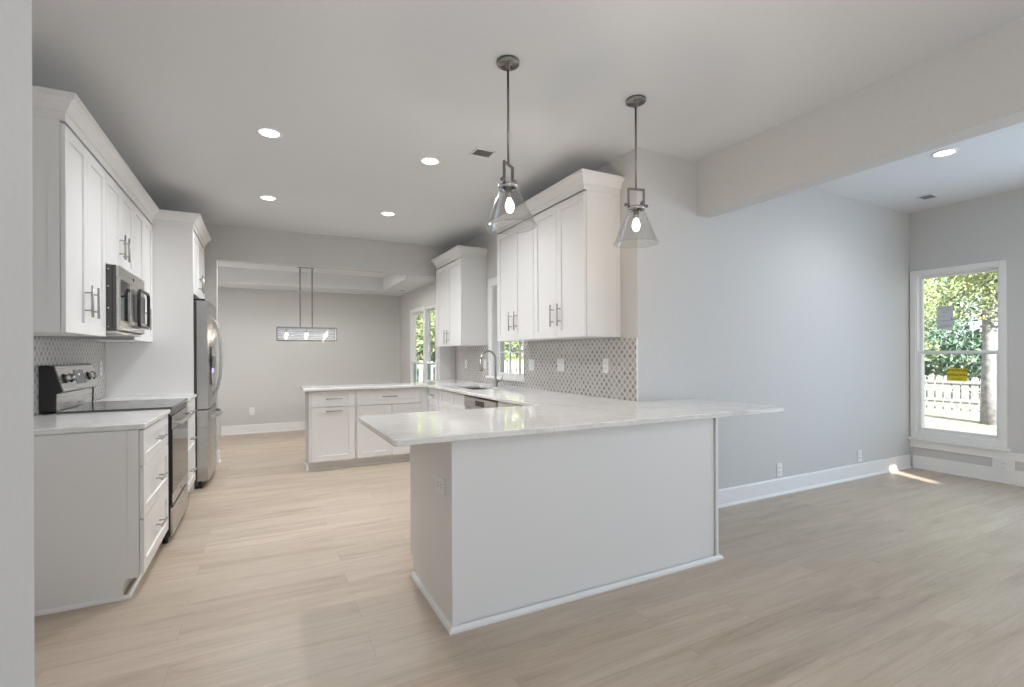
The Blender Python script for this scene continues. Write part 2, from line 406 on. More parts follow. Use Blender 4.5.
# baseboards with a little shoe
BP = [(0, 0), (.028, 0), (.028, .010), (.018, .022), (.014, .024), (.014, .135), (.009, .145), (0, .145)]
def base(name, path, side=1): struct(name, MB().sweep(path, BP, side), M['trim'])
base('baseboard_right', [(XA + .08, YB - .001), (XW - .03, YB - .001)])
base('baseboard_end', [(-.60, YD - .001), (XD - .02, YD - .001)])
base('baseboard_near', [(-.4805, YS), (-.4805, 1.53)])
base('baseboard_jamb', [(-.62, HY - .001), (-.489, HY - .001), (-.489, HY + .12)])
# framed base under the family window: baseboard, apron, blocks
def blk(mb, y0, y1, z0, z1, w=.014): mb.box(XW - w, XW - .001, y0, y1, z0, z1, .002)
mb = MB(); blk(mb, YS, YB - .03, 0, .142); mb.box(XW - .03, XW - .014, YS, YB - .03, 0, .018, .004)
struct('baseboard_windows', mb, M['trim'])
mb = MB(); blk(mb, -.0, YB - .002, .232, .312); blk(mb, 1.985, 2.145, .1425, .2315); blk(mb, -.0, .4, .1425, .2315)
struct('trim_1', mb, M['trim'])

# ================================================================== WINDOWS
def window_x(name, xin, thick, hole, casing, dark_lower=False, grid=False, stool=True, meet=None, deep=.06, cas_z0=None, near=None, sw=.036):
    """double hung window in a wall whose room face is at x = xin and which goes outwards to +X"""
    ya, yb, za, zb = hole; r = sroot(name, (xin, (ya + yb) / 2, za))
    c = MB(); w = casing; zc = za if cas_z0 is None else cas_z0
    nw = w if near is None else near; c.box(xin - .018, xin - .0005, ya - nw, ya, zc, zb + w, .003); c.box(xin - .018, xin - .0005, yb, yb + w, zc, zb + w, .003)
    c.box(xin - .018, xin - .0005, ya, yb, zb, zb + w, .003)
    if cas_z0 is not None: c.box(xin - .018, xin - .0005, ya, yb, zc, za, .003)
    c.build('casing', M['trim'], r)
    j = MB()
    j.box(xin - .002, xin + thick, ya, ya + .012, za, zb); j.box(xin - .002, xin + thick, yb - .012, yb, za, zb)
    j.box(xin - .002, xin + thick, ya + .012, yb - .012, zb - .012, zb); j.box(xin - .002, xin + thick, ya + .012, yb - .012, za, za + .012)
    j.build('jamb', M['trim'], r)
    if stool:
        q = MB(); q.box(xin - .045, xin + deep, ya - nw - min(.03, nw), yb + w + .03, zc - .028, zc, .006)
        q.build('stool', M['trim'], r)
    ya += .012; yb -= .012; za += .012; zb -= .012; meet = meet or (za + zb) / 2
    for part, z0, z1, xo in (('upper_sash', meet - .018, zb, deep + .034), ('lower_sash', za, meet + .018, deep)):
        f = MB(); s_ = sw; x0 = xin + xo; x1 = x0 + .032
        f.box(x0, x1, ya, ya + s_, z0, z1, .003); f.box(x0, x1, yb - s_, yb, z0, z1, .003)
        f.box(x0, x1, ya + s_, yb - s_, z1 - s_, z1, .003); f.box(x0, x1, ya + s_, yb - s_, z0, z0 + s_ * 1.15, .003)
        if grid:
            for k in (1, 2):
                y = ya + s_ + (yb - ya - 2 * s_) * k / 3; f.box(x0 + .006, x1 - .006, y - .007, y + .007, z0 + s_, z1 - s_)
            z = (z0 + z1) / 2; f.box(x0 + .007, x1 - .007, ya + s_, yb - s_, z - .007, z + .007)
        fo = f.build(part, M['trim'], r)
        g = MB().box(x0 + .013, x0 + .019, ya + s_ - .004, yb - s_ + .004, z0 + s_ - .004, z1 - s_ + .004)
        g.build('pane', M['scrn'] if (dark_lower and part == 'lower_sash') else M['pane'], fo)
    return r
window_x('window_1', XW, .15, FAMW, .05, meet=1.272, cas_z0=.342, deep=.02, sw=.026)
window_x('window_2', XA, .15, SINKW, .10, grid=True, deep=.075, near=.012, sw=.028)
window_x('window_3', XD, .07, DW1, .06, dark_lower=True, meet=1.13, deep=.0, sw=.024)
window_x('window_4', XD, .07, DW2, .028, dark_lower=True, meet=1.13, deep=.0, sw=.024)
# notices stuck on the family window
n = thing('permit_notice', (6.49, 2.54, 1.52), 'white printed paper notice taped to the upper pane of the tall window', 'notice')
MB().box(6.462, 6.464, 2.475, 2.612, 1.518, 1.768).build('sheet', M['paper'], n)
mb = MB()
for i, z in enumerate((1.745, 1.725, 1.70, 1.66, 1.61, 1.56, 1.545)):
    mb.box(6.4605, 6.4618, 2.49 + (.05 if i == 3 else 0), 2.60 - .012 * (i % 3), z - .003, z)
mb.build('print', M['ink'], n)
MB().box(6.4605, 6.4618, 2.482, 2.492, 1.618, 1.628).build('tape_dot', M['inkb'], n)
n = thing('warning_sticker', (6.455, 2.45, .97), 'yellow warning sticker reading attention on the lower pane of the tall window', 'sticker')
MB().box(6.4288, 6.4308, 2.345, 2.515, .975, 1.105).build('sheet', M['yellow'], n)
def text(body, size, loc, rot, m, parent, name='lettering', ext=.0006):
    c = bpy.data.curves.new(name, 'FONT'); c.body = body; c.size = size; c.extrude = ext; c.align_x = 'CENTER'; c.align_y = 'CENTER'
    t = bpy.data.objects.new(name, c); COL.objects.link(t); t.rotation_euler = rot; t.location = (0, 0, 0)
    bpy.context.view_layer.update()
    me = bpy.data.meshes.new_from_object(t.evaluated_get(bpy.context.evaluated_depsgraph_get()))
    bpy.data.objects.remove(t); o = bpy.data.objects.new(name, me); COL.objects.link(o); me.materials.append(m)
    o.parent = parent; o.location = Vector(loc) - Vector(parent['_org']); o.rotation_euler = rot; return o
mb = MB(); mb.box(6.4280, 6.4286, 2.352, 2.508, 1.066, 1.099); mb.box(6.4280, 6.4286, 2.352, 2.508, 1.020, 1.051); mb.build('border_bar', M['yellow'], n)
RW = (R(90), 0, R(-90))
text('ATTENTION', .031, (6.4270, 2.43, 1.083), RW, M['inkb'], n); text('ATENCION', .031, (6.4270, 2.43, 1.036), RW, M['inkb'], n)
MB().box(6.4270, 6.4285, 2.39, 2.47, .993, .997).build('print_line', M['inkb'], n)

# ================================================================== CABINETS
def cab_body(face, plane, depth, u0, u1, z0, z1, parent, toe=0.0, toe_h=.10, name='body'):
    mb = MB()
    if toe: fbox(mb, face, plane, u0, u1, -depth, 0, z0 + toe_h, z1, .001); fbox(mb, face, plane, u0, u1, -depth, -toe, z0, z0 + toe_h)
    else: fbox(mb, face, plane, u0, u1, -depth, 0, z0, z1, .001)
    return mb.build(name, M['cab'], parent)
def fronts(face, plane, parent, lst):
    for kind, u0, u1, z0, z1, h in lst:
        d = shaker(face, plane + (.002 if face[1] == '+' else -.002), u0, u1, z0, z1, kind, parent)
        fp = plane + (.022 if face[1] == '+' else -.022)
        if h: pull(face, fp, h[0], h[1], h[2], d, L=h[3] if len(h) > 3 else .17)
def cab(name, label, cat, face, plane, depth, u0, u1, z0, z1, lst, toe=0, group=None, extra=None):
    c = fpt(face, plane, (u0 + u1) / 2, -depth / 2, z0)
    t = thing(name, c, label, cat, group)
    cab_body(face, plane, depth, u0, u1, z0, z1, t, toe)
    fronts(face, plane, t, lst)
    if extra: extra(t)
    return t
g = .0025
# ---- left base run, carcass front at x = -.594, doors to -.572
PL = -.594; DL = .643
def drawers3(u0, u1, hl=.17):
    um = (u0 + u1) / 2
    return [('drawer', u0 + g, u1 - g, .686, .876, (um, .782, False, hl)), ('drawer', u0 + g, u1 - g, .404, .681, (um, .545, False, hl)), ('drawer', u0 + g, u1 - g, .112, .399, (um, .268, False, hl))]
def near_extra(t):
    mb = MB(); mb.box(XL + .002, -.66, 3.206, 3.2145, .0, .88); mb.box(-.66, -.594, 3.206, 3.2145, .10, .88); mb.build('end_panel', M['cab'], t)
    MB().box(-.64, -.594, 3.202, 3.2065, .12, .88, .001).build('edge_stile', M['cab'], t)
    MB().sweep([(-1.235, 3.206), (-.644, 3.206), (-.644, 3.95)], [(0, 0), (.018, 0), (.018, .010), (.010, .020), (0, .020)]).build('shoe_molding', M['trim'], t)
cab('base_cabinet', 'white three drawer base cabinet at the near end of the range wall', 'cabinet', 'X+', PL, DL, 3.215, 3.970, 0, .883, drawers3(3.215, 3.970), toe=.075, extra=near_extra)
cab('base_cabinet', 'narrow white drawer base cabinet between the range and the refrigerator panel', 'cabinet', 'X+', PL, DL, 4.752, 5.416, 0, .883, drawers3(4.752, 5.416, .15), toe=.075)
# ---- left uppers, carcass front -.914, doors to -.892
PU = -.914; DU = .324; UT = 2.462; UB = 1.395
def pair(u0, u1, z0, z1, hz, L=.18, off=.055):
    um = (u0 + u1) / 2
    return [('door', u0 + g, um - g / 2, z0, z1, (um - off, hz, True, L)), ('door', um + g / 2, u1 - g, z0, z1, (um + off, hz, True, L))]
def up_near(t):
    mb = MB(); mb.box(-.96, PU, 3.226, 3.2285, UB, UT); mb.box(XL + .01, -.96, 3.226, 3.2285, UT - .10, UT); mb.build('side_frame', M['cab'], t)
cab('wall_cabinet', 'tall white two door wall cabinet nearest the camera on the range wall', 'cabinet', 'X+', PU, DU, 3.229, 3.938, UB, UT, pair(3.229, 3.938, UB, UT - .012, 1.58), extra=up_near)
cab('wall_cabinet', 'short white two door wall cabinet above the microwave', 'cabinet', 'X+', PU, DU, 3.942, 4.700, 1.862, UT, pair(3.942, 4.700, 1.866, UT - .012, 2.03, .17))
cab('wall_cabinet', 'white two door wall cabinet between microwave and refrigerator panel', 'cabinet', 'X+', PU, DU, 4.704, 5.414, UB, UT, pair(4.704, 5.414, UB, UT - .012, 1.58))
# ---- refrigerator enclosure
t = thing('refrigerator_cabinet', (-.9, 5.9, 0), 'tall white refrigerator surround with a two door cabinet over the refrigerator', 'cabinet')
MB().box(XL + .002, -.585, 5.4185, 5.4385, 0, UT, .001).build('side_panel', M['cab'], t)
MB().box(XL + .002, -.585, 6.402, 6.422, 0, UT, .001).build('side_panel', M['cab'], t)
MB().box(XL + .002, -.607, 5.4395, 6.401, 1.855, UT, .001).build('body', M['cab'], t)
fronts('X+', -.607, t, pair(5.4395, 6.401, 1.860, UT - .012, 2.0, .17))
# ---- crown on the left run
CP = [(0, UT + .001), (.004, UT + .001), (.004, UT + .046), (.014, UT + .048), (.017, UT + .056), (.022, UT + .070), (.034, UT + .090), (.050, UT + .103), (.054, UT + .104), (.054, UT + .110), (.060, UT + .112), (.060, UT + .128), (0, UT + .128)]
def crown(path, label, side=1, dz=0):
    o = MB().sweep(path, [(a, b + dz) for a, b in CP], side).build('crown_molding', M['cab']); tag(o, label, 'molding')
crown([(XL + .003, 3.229), (-.894, 3.229), (-.894, 5.4185), (-.583, 5.4185), (-.583, 6.424), (XL + .003, 6.424)], 'white crown molding stepping along the cabinets over the range and refrigerator')
# ---- wall cabinets beside the sink window, doors to 2.152
PA = 2.174; DA = .324
UTA = 2.512; UBA = 1.405
def up_a(t):
    mb = MB(); mb.box(PA, PA + .03, 3.027, 3.0295, UBA, UTA); mb.box(PA + .285, XA - .003, 3.027, 3.0295, UBA, UTA); mb.box(PA + .03, PA + .285, 3.027, 3.0295, UTA - .05, UTA); mb.build('side_frame', M['cab'], t)
cab('wall_cabinet', 'tall white two door wall cabinet above the near end of the mosaic backsplash', 'cabinet', 'X-', PA, DA, 3.030, 3.798, UBA, UTA, pair(3.030, 3.798, UBA, UTA - .012, 1.59), extra=up_a)
cab('wall_cabinet', 'tall white two door wall cabinet adjoining the near side of the sink window', 'cabinet', 'X-', PA, DA, 3.800, 4.565, UBA, UTA, pair(3.800, 4.565, UBA, UTA - .012, 1.59))
cab('wall_cabinet', 'tall white two door wall cabinet past the sink window by the dining room', 'cabinet', 'X-', PA, DA, 5.610, 6.560, UB - .012, UT, pair(5.610, 6.560, UB - .012, UT - .012, 1.50))
crown([(XA - .003, 3.030), (PA - .020, 3.030), (PA - .020, 4.567), (XA - .003, 4.567)], 'white crown molding on the two wall cabinets behind the pendants', -1, dz=UTA - UT)
crown([(XA - .003, 5.610), (PA - .020, 5.610), (PA - .020, 6.560), (XA - .003, 6.560)], 'white crown molding on the lone wall cabinet past the sink window', -1)
# light valances under the wall cabinets
# ---- base run under the sink window: carcass front x = 1.785, fronts to 1.763
PB = 1.785; DB = .70
cab('corner_cabinet', 'narrow white corner base cabinet with small bar handle where the two worktop runs meet', 'cabinet', 'X-', PB, DB, 5.300, 5.698, 0, .883,
    [('drawer', 5.32, 5.66, .699, .873, (5.50, .80, False, .14)), ('door', 5.32, 5.66, .112, .694, None)], toe=.07)
cab('sink_cabinet', 'white sink base cabinet with two false drawer fronts under the faucet', 'cabinet', 'X-', PB, .04, 4.490, 5.298, 0, .883,
    [('false_front', 4.493, 4.892, .699, .873, None), ('false_front', 4.896, 5.295, .699, .873, None), ('door', 4.493, 4.892, .112, .694, (4.84, .60, True)), ('door', 4.896, 5.295, .112, .694, (4.95, .60, True))], toe=.02)
cab('base_cabinet', 'white base cabinet between the dishwasher and the near peninsula', 'cabinet', 'X-', PB, DB, 2.975, 3.742, 0, .883,
    [('drawer', 3.02, 3.738, .699, .873, (3.38, .80, False)), ('door', 3.02, 3.378, .112, .694, (3.33, .60, True)), ('door', 3.382, 3.738, .112, .694, (3.43, .60, True))], toe=.07)
# dishwasher
t = thing('dishwasher', (2.0, 4.115, 0), 'stainless steel dishwasher beside the sink under the white worktop', 'dishwasher')
MB().box(1.80, 2.42, 3.752, 4.482, .10, .862).build('body', M['grey'], t)
MB().box(1.756, 1.799, 3.750, 4.484, .115, .765, .004).build('door', M['steel'], t)
p_ = MB().box(1.752, 1.799, 3.750, 4.484, .769, .866, .004).build('control_panel', M['steel'], t)
MB().box(1.7490, 1.7525, 4.00, 4.20, .795, .845, .001).build('pocket_handle', M['slot'], p_)
MB().box(1.84, 1.86, 3.755, 4.479, .0, .099).build('toe_kick', M['black'], t)
# ---- far peninsula, carcass front y = 5.722 facing the camera, fronts to 5.700
PF = 5.722; DF = .50
def p2l(t):
    MB().box(.434, .4535, 5.70, PF + DF, .10, .883, .001).box(.434, .4535, 5.79, PF + DF, 0, .10).build('end_panel', M['cab'], t)
    MB().sweep([(.434, PF + DF), (.434, 5.786), (.917, 5.786)], [(0, 0), (.016, 0), (.016, .010), (.009, .020), (0, .020)]).build('shoe_molding', M['trim'], t)
cab('base_cabinet', 'white base cabinet with a drawer over one pullout at the far peninsula open end', 'cabinet', 'Y-', PF, DF, .454, .918, 0, .883,
    [('drawer', .457, .908, .702, .873, (.69, .79, False, .17)), ('pullout_door', .457, .908, .104, .695, (.69, .655, False, .17))], toe=.07, extra=p2l)
cab('base_cabinet', 'white far peninsula base cabinet with a wide drawer over two doors', 'cabinet', 'Y-', PF, DF, .920, 1.700, 0, .883,
    [('drawer', .935, 1.674, .702, .873, (1.30, .79, False, .17)), ('door', .935, 1.326, .104, .695, None), ('door', 1.330, 1.674, .104, .695, None)], toe=.07,
    extra=lambda t: (MB().box(1.677, 1.760, 5.703, 5.7215, .104, .873).build('filler_strip', M['cab'], t), MB().sweep([(.922, 5.786), (1.69, 5.786)], [(0, 0), (.016, 0), (.016, .010), (.009, .020), (0, .020)]).build('shoe_molding', M['trim'], t)))
# ---- near peninsula (plain back towards the camera)
t = thing('peninsula_cabinet', (1.64, 2.5, 0), 'large white paneled peninsula base under the marble breakfast bar', 'cabinet')
MB().box(.790, 2.490, 2.155, 2.80, .10, .883).box(.790, 2.490, 2.155, 2.76, 0, .10).build('body', M['cab'], t)
MB().box(.7900, 2.490, 2.138, 2.1545, 0, .883).build('back_panel', M['cab'], t)
MB().box(.768, .7895, 2.126, 2.842, .10, .883, .001).box(.768, .7895, 2.126, 2.772, 0, .10).build('end_panel', M['cab'], t)
MB().box(2.4960, 2.516, 2.126, 2.815, 0, .883, .001).build('end_panel', M['cab'], t)
for k in range(3):
    u0 = .80 + k * .33; d = shaker('Y+', 2.802, u0 + .002, u0 + .328, .112, .873, 'door', t); pull('Y+', 2.822, u0 + .28, .75, True, d)
MB().sweep([(.768, 2.772), (.768, 2.126), (2.516, 2.126), (2.516, 2.80)], [(0, 0), (.020, 0), (.020, .011), (.011, .024), (0, .024)]).build('shoe_molding', M['trim'], t)

# ================================================================== WORKTOPS
def slab(name, outline, holes, z0, z1, m, round_at=(), rad=.02, bev=.006):
    pts = []
    k = len(outline)
    for i, p in enumerate(outline):
        if i in round_at:
            a = Vector(outline[i - 1]); b = Vector(p); c = Vector(outline[(i + 1) % k])
            d1 = (a - b).normalized(); d2 = (c - b).normalized(); s = b + d1 * rad; e = b + d2 * rad; ce = b + (d1 + d2) * rad
            for j in range(6):
                th = j / 5 * math.pi / 2; pts.append(tuple(ce - d2 * rad * math.cos(th) - d1 * rad * math.sin(th)))
        else: pts.append(p)
    bm = bmesh.new(); edges = []
    for loop in [pts] + holes:
        vs = [bm.verts.new((x, y, z1)) for x, y in loop]
        for i in range(len(vs)): edges.append(bm.edges.new((vs[i], vs[(i + 1) % len(vs)])))
    bmesh.ops.triangle_fill(bm, use_beauty=True, use_dissolve=False, edges=edges)
    ret = bmesh.ops.extrude_face_region(bm, geom=list(bm.faces))
    for v in ret['geom']:
        if isinstance(v, bmesh.types.BMVert): v.co.z = z0
    bmesh.ops.recalc_face_normals(bm, faces=bm.faces)
    ed = [e for e in bm.edges if len(e.link_faces) == 2 and e.calc_face_angle(0) > 1.2 and abs(e.verts[0].co.z - e.verts[1].co.z) < 1e-5]
    bmesh.ops.bevel(bm, geom=ed, offset=bev, segments=2, affect='EDGES', profile=.5)
    mb = MB(); mb.add(bm); return mb.build(name, m)
ZC0, ZC1 = .884, .914
SK = (1.900, 2.225, 4.60, 5.22)
o = slab('worktop', [(.488, 2.062), (3.078, 2.062), (3.078, 2.832), (2.492, 2.832), (2.492, 6.715), (2.06, 6.715), (2.06, 6.25), (.375, 6.25), (.375, 5.645), (1.728, 5.645), (1.728, 2.985), (.488, 2.985)],
     [[(SK[0], SK[2]), (SK[1], SK[2]), (SK[1], SK[3]), (SK[0], SK[3])]], ZC0, ZC1, M['marble'], round_at=(0, 1, 11, 8, 7), rad=.02)
tag(o, 'white veined marble worktop wrapping the sink run and both peninsulas', 'worktop')
o = slab('worktop', [(-.560, 3.195), (-.560, 3.972), (XL + .012, 3.972), (XL + .012, 3.195)], [], ZC0, ZC1, M['marble'], round_at=(0,), rad=.012)
tag(o, 'white marble worktop piece on the near side of the range', 'worktop')
o = slab('worktop', [(-.560, 4.750), (-.560, 5.416), (XL + .012, 5.416), (XL + .012, 4.750)], [], ZC0, ZC1, M['marble'])
tag(o, 'short white marble worktop piece between range and refrigerator panel', 'worktop')
# sink
t = thing('kitchen_sink', (2.06, 4.9, .69), 'undermount stainless sink bowl set in the worktop below the window', 'sink')
mb = MB(); a, b, c, d = SK; w = .012
mb.box(a - w, a, c - w, d + w, .69, .8835); mb.box(b, b + w, c - w, d + w, .69, .8835); mb.box(a, b, c - w, c, .69, .8835); mb.box(a, b, d, d + w, .69, .8835); mb.box(a, b, c, d, .69, .70)
mb.build('bowl', M['steeld'], t); MB().cyl((2.06, 4.9, .7005), (2.06, 4.9, .706), .045, n=24).build('drain', M['chrome'], t)
# faucet
t = thing('kitchen_faucet', (2.315, 4.96, ZC1 + .001), 'tall brushed nickel gooseneck faucet in front of the sink window', 'faucet')
fx, fy = 2.315, 4.96
MB().lathe((fx, fy, ZC1 + .001), [(0, 0), (.028, 0), (.028, .006), (.022, .014), (.021, .075), (.017, .085), (0, .085)], 20).build('base', M['nickel'], t)
pts = [(fx, fy, .99), (fx, fy, 1.10), (fx, fy, 1.20)] + [(fx - .098 + .098 * math.cos(a), fy - .02 * (1 - math.cos(a)), 1.21 + .098 * math.sin(a)) for a in [math.pi * k / 12 for k in range(0, 13)]]
MB().tube(pts, .0115, 12).build('spout', M['nickel'], t)
ex, ey = fx - .196, fy - .04
MB().lathe((ex, ey, 1.21), [(0, .01), (.014, .01), (.015, -.05), (.022, -.075), (.023, -.115), (.018, -.122), (0, -.122)], 16).build('spray_head', M['nickel'], t)
MB().cyl((fx + .02, fy - .01, .965), (fx + .05, fy - .045, .97), .009, n=10).cyl((fx + .05, fy - .045, .97), (fx + .06, fy - .06, 1.04), .006, n=10).build('lever', M['nickel'], t)

# ================================================================== BACKSPLASH
def splash(y0, y1, z0, z1, hole=None):
    mb = MB()
    if hole:
        a, b, c, d = hole
        mb.box(XA - .009, XA - .001, y0, a, z0, z1); mb.box(XA - .009, XA - .001, b, y1, z0, z1); mb.box(XA - .009, XA - .001, a, b, z0, c)
    else: mb.box(XA - .009, XA - .001, y0, y1, z0, z1)
    return mb
o = splash(YB + .006, 6.718, ZC1 + .001, UB - .004, (4.600, 5.562, .974, 0)).build('mosaic_backsplash', M['mosaic']); tag(o, 'grey diamond mosaic tile backsplash behind the sink', 'backsplash')
o = MB().box(XL + .001, XL + .009, 3.20, 5.416, ZC1 + .001, UB - .004).build('mosaic_backsplash', M['mosaic']); tag(o, 'grey diamond mosaic tile backsplash behind the range', 'backsplash')
struct('trim_2', MB().box(XA - .011, XA - .0005, YB + .0005, YB + .0055, ZC1 + .001, UB - .002), M['trim'])

# ================================================================== RANGE
RY0, RY1 = 3.982, 4.740
t = thing('range', (-.9, 4.36, 0), 'stainless steel electric range with a black glass cooktop', 'range')
MB().box(-1.225, -.566, RY0, RY1, .05, .905).build('body', M['black'], t)
dr = MB().box(-.5655, -.551, RY0 + .004, RY1 - .004, .055, .243, .003).build('storage_drawer', M['steel'], t)
d = MB().box(-.5655, -.555, RY0 + .004, RY1 - .004, .262, .862, .003).build('oven_door', M['black'], t)
MB().box(-.5545, -.551, RY0 + .006, RY1 - .006, .264, .335, .001).build('lower_face', M['steel'], d)
MB().box(-.5545, -.551, RY0 + .006, RY1 - .006, .775, .860, .001).build('upper_face', M['steel'], d)
MB().box(-.5545, -.551, RY0 + .006, RY1 - .006, .337, .773, .001).build('window', M['bglass'], d)
MB().cyl((-.5505, 4.361, .295), (-.5475, 4.361, .295), .014, n=20).build('round_badge', M['steeld'], d)
mb = MB(); hy = [RY0 + .06 + (RY1 - RY0 - .12) * k / 12 for k in range(13)]
mb.tube([(-.501 - .004 * abs(k - 6) / 6, y, .812) for k, y in enumerate(hy)], .0115, 12)
mb.cyl((-.552, hy[0] + .02, .812), (-.503, hy[0] + .02, .812), .010, n=10).cyl((-.552, hy[-1] - .02, .812), (-.503, hy[-1] - .02, .812), .010, n=10); mb.build('handle', M['steel'], d)
MB().box(-.5655, -.555, RY0 + .002, RY1 - .002, .868, .904, .003).build('front_trim', M['steeld'], t)
MB().box(-1.150, -.551, RY0, RY1, .9055, .927, .004).build('cooktop', M['cooktop'], t)
for cx, cy, r_ in ((-.72, 4.17, .10), (-.72, 4.56, .08), (-1.0, 4.17, .08), (-1.0, 4.56, .10)):
    mb = MB(); mb.lathe((cx, cy, .9272), [(r_, 0), (r_ + .003, 0), (r_ + .003, .0006), (r_, .0006)], 40, closed=True); mb.build('burner_ring', M['steeld'], t)
PE = [(-1.228, .928), (-1.150, .928), (-1.147, 1.036), (-1.118, 1.048), (-1.160, 1.210), (-1.190, 1.216), (-1.228, 1.214)]
MB().prism(PE, 'y', RY0, RY0 + .012).build('end_cap', M['black'], t); MB().prism(PE, 'y', RY1 - .012, RY1).build('end_cap', M['black'], t)
MB().prism([(-1.226, .928), (-1.156, .928), (-1.152, 1.034), (-1.226, 1.034)], 'y', RY0 + .0125, RY1 - .0125).build('backguard_riser', M['steel'], t)
cp = MB().prism([(-1.226, 1.036), (-1.152, 1.036), (-1.114, 1.050), (-1.156, 1.208), (-1.190, 1.213), (-1.226, 1.211)], 'y', RY0 + .0125, RY1 - .0125).build('control_panel', M['steel'], t)
nv = Vector((.158, 0, .042)).normalized(); up = Vector((-.042, 0, .158)).normalized(); c0 = Vector((-1.135, 0, 1.129))
def on_panel(mb, y0, y1, a, b, w0, w1):
    vs = []
    for w in (w0, w1):
        for y, h in ((y0, a), (y1, a), (y1, b), (y0, b)):
            p = c0 + up * h + nv * w; vs.append(Vector((p.x, y, p.z)))
    o_ = len(mb.v); mb.v += vs
    for f in ((3, 2, 1, 0), (4, 5, 6, 7), (0, 1, 5, 4), (1, 2, 6, 5), (2, 3, 7, 6), (3, 0, 4, 7)): mb.f.append([o_ + i for i in f]); mb.sm.append(False)
mb = MB(); on_panel(mb, 4.275, 4.465, -.045, .05, .0005, .003); mb.build('display', M['screen'], cp)
mb = MB(); on_panel(mb, 4.352, 4.370, .012, .022, .0031, .0036); mb.build('clock_digits', emit('clock_glow', (.8, .9, 1), 1.2), cp)
for y in (4.08, 4.185, 4.555, 4.66):
    p = c0.copy(); p.y = y; mb = MB(); mb.cyl(p + nv * .0005, p + nv * .006, .031, n=20)
    mb.build('knob_ring', M['black'], cp)
    mb = MB(); mb.cyl(p + nv * .0065, p + nv * .028, .023, .019, n=20); mb.build('knob', M['steel'], cp)
for x in (-1.18, -.60):
    for y in (RY0 + .05, RY1 - .05): MB().cyl((x, y, .0005), (x, y, .0495), .018, n=10).build('levelling_foot', M['black'], t)

# ================================================================== MICROWAVE
t = thing('microwave', (-1.0, 4.32, 1.418), 'stainless steel over-the-range microwave with a dark side', 'microwave')
MB().box(-1.232, -.842, 3.944, 4.698, 1.436, 1.858, .002).build('body', M['grey'], t)
mb = MB(); mb.box(-1.22, -.85, 3.95, 4.69, 1.418, 1.4355, .003); mb.build('vent_panel', M['steel'], t)
MB().box(-1.16, -.95, 4.0, 4.2, 1.4145, 1.4178).build('grease_filter', M['black'], t)
mb = MB(); mb.box(-.8415, -.826, 3.944, 4.698, 1.775, 1.856, .004); mb.box(-.8415, -.826, 3.944, 3.985, 1.440, 1.774, .004); mb.box(-.8415, -.826, 3.986, 4.25, 1.440, 1.505, .003)
mb.build('door_frame', M['steel'], t)
MB().box(-.8415, -.829, 3.986, 4.25, 1.506, 1.774, .002).build('door_window', M['bglass'], t)
MB().box(-.8415, -.827, 4.251, 4.698, 1.440, 1.774, .003).build('control_panel', M['steel'], t)
MB().cyl((-.8262, 4.33, 1.812), (-.8225, 4.33, 1.812), .011, n=18).build('round_badge', M['black'], t)
ring = []
for cy_, cz_, a0 in ((4.60, 1.70, 0), (4.36, 1.70, 90), (4.36, 1.53, 180), (4.60, 1.53, 270)):
    for k in range(5):
        a = R(a0 + 22.5 * k); ring.append((-.800 + .02 * (1 - abs(cy_ - 4.48) / .2), cy_ + .045 * math.cos(a), cz_ + .045 * math.sin(a)))
MB().tube(ring, .011, 10, closed=True).build('handle', M['black'], t)
MB().box(-.8265, -.808, 4.345, 4.615, 1.515, 1.715, .004).build('handle_face', M['steeld'], t)
for z in (1.83, 1.72, 1.58, 1.46): MB().cyl((-.882, 3.9435, z), (-.882, 3.9405, z), .006, n=12).build('mounting_screw', M['chrome'], t)
MB().box(-.862, -.859, 3.9405, 3.9435, 1.45, 1.85).build('side_seam', M['black'], t)

# ================================================================== REFRIGERATOR
FY0, FY1 = 5.490, 6.385; FYM = (FY0 + FY1) / 2
t = thing('refrigerator', (-.85, FYM, 0), 'stainless steel french door refrigerator with a bottom freezer drawer', 'refrigerator')
MB().box(-1.22, -.566, FY0 + .006, FY1 - .006, .03, 1.785, .003).build('body', M['grey'], t)
def door(y0, y1, z0, z1, name):
    n_ = 8; poly = [(-.5655, y0), (-.5655, y1)] + [(-.478 + .018 * math.sin(math.pi * (k / n_)) ** .6 if 0 < k < n_ else -.478, y1 - (y1 - y0) * k / n_) for k in range(n_ + 1)]
    return MB().prism(poly, 'z', z0, z1).build(name, M['steel'], t)
d1 = door(FY0, FYM - .002, .760, 1.795, 'door'); d2 = door(FYM + .002, FY1, .760, 1.795, 'door'); fz = door(FY0, FY1, .075, .748, 'freezer_drawer')
for dd, y in ((d1, FYM - .045), (d2, FYM + .045)):
    mb = MB(); mb.tube([(-.463 + .068 * math.sin(math.pi * k / 14) ** .55 if 0 < k < 14 else -.471, y, .86 + .80 * k / 14) for k in range(15)], .012, 10); mb.build('handle', M['steel'], dd)
mb = MB(); mb.tube([(-.463 + .062 * math.sin(math.pi * k / 14) ** .45 if 0 < k < 14 else -.471, FY0 + .08 + (FY1 - FY0 - .16) * k / 14, .672) for k in range(15)], .014, 10); mb.build('handle', M['steel'], fz)
q = MB().box(-.4585, -.455, 5.60, 5.80, .98, 1.36, .001).build('dispenser_recess', M['bglass'], d1)
MB().box(-.4545, -.433, 5.60, 5.785, 1.15, 1.27, .008).build('dispenser_paddle', M['steeld'], d1)
MB().box(-.4545, -.447, 5.66, 5.73, 1.10, 1.145, .003).build('dispenser_light', M['uv'], d1)
for a, b in ((FY0 + .01, FY0 + .09), (FY1 - .09, FY1 - .01)): MB().box(-.60, -.50, a, b, 1.796, 1.815, .003).build('hinge_cover', M['black'], t)
MB().box(-1.20, -.53, FY0 + .02, FY1 - .02, .001, .07).build('toe_grille', M['black'], t)

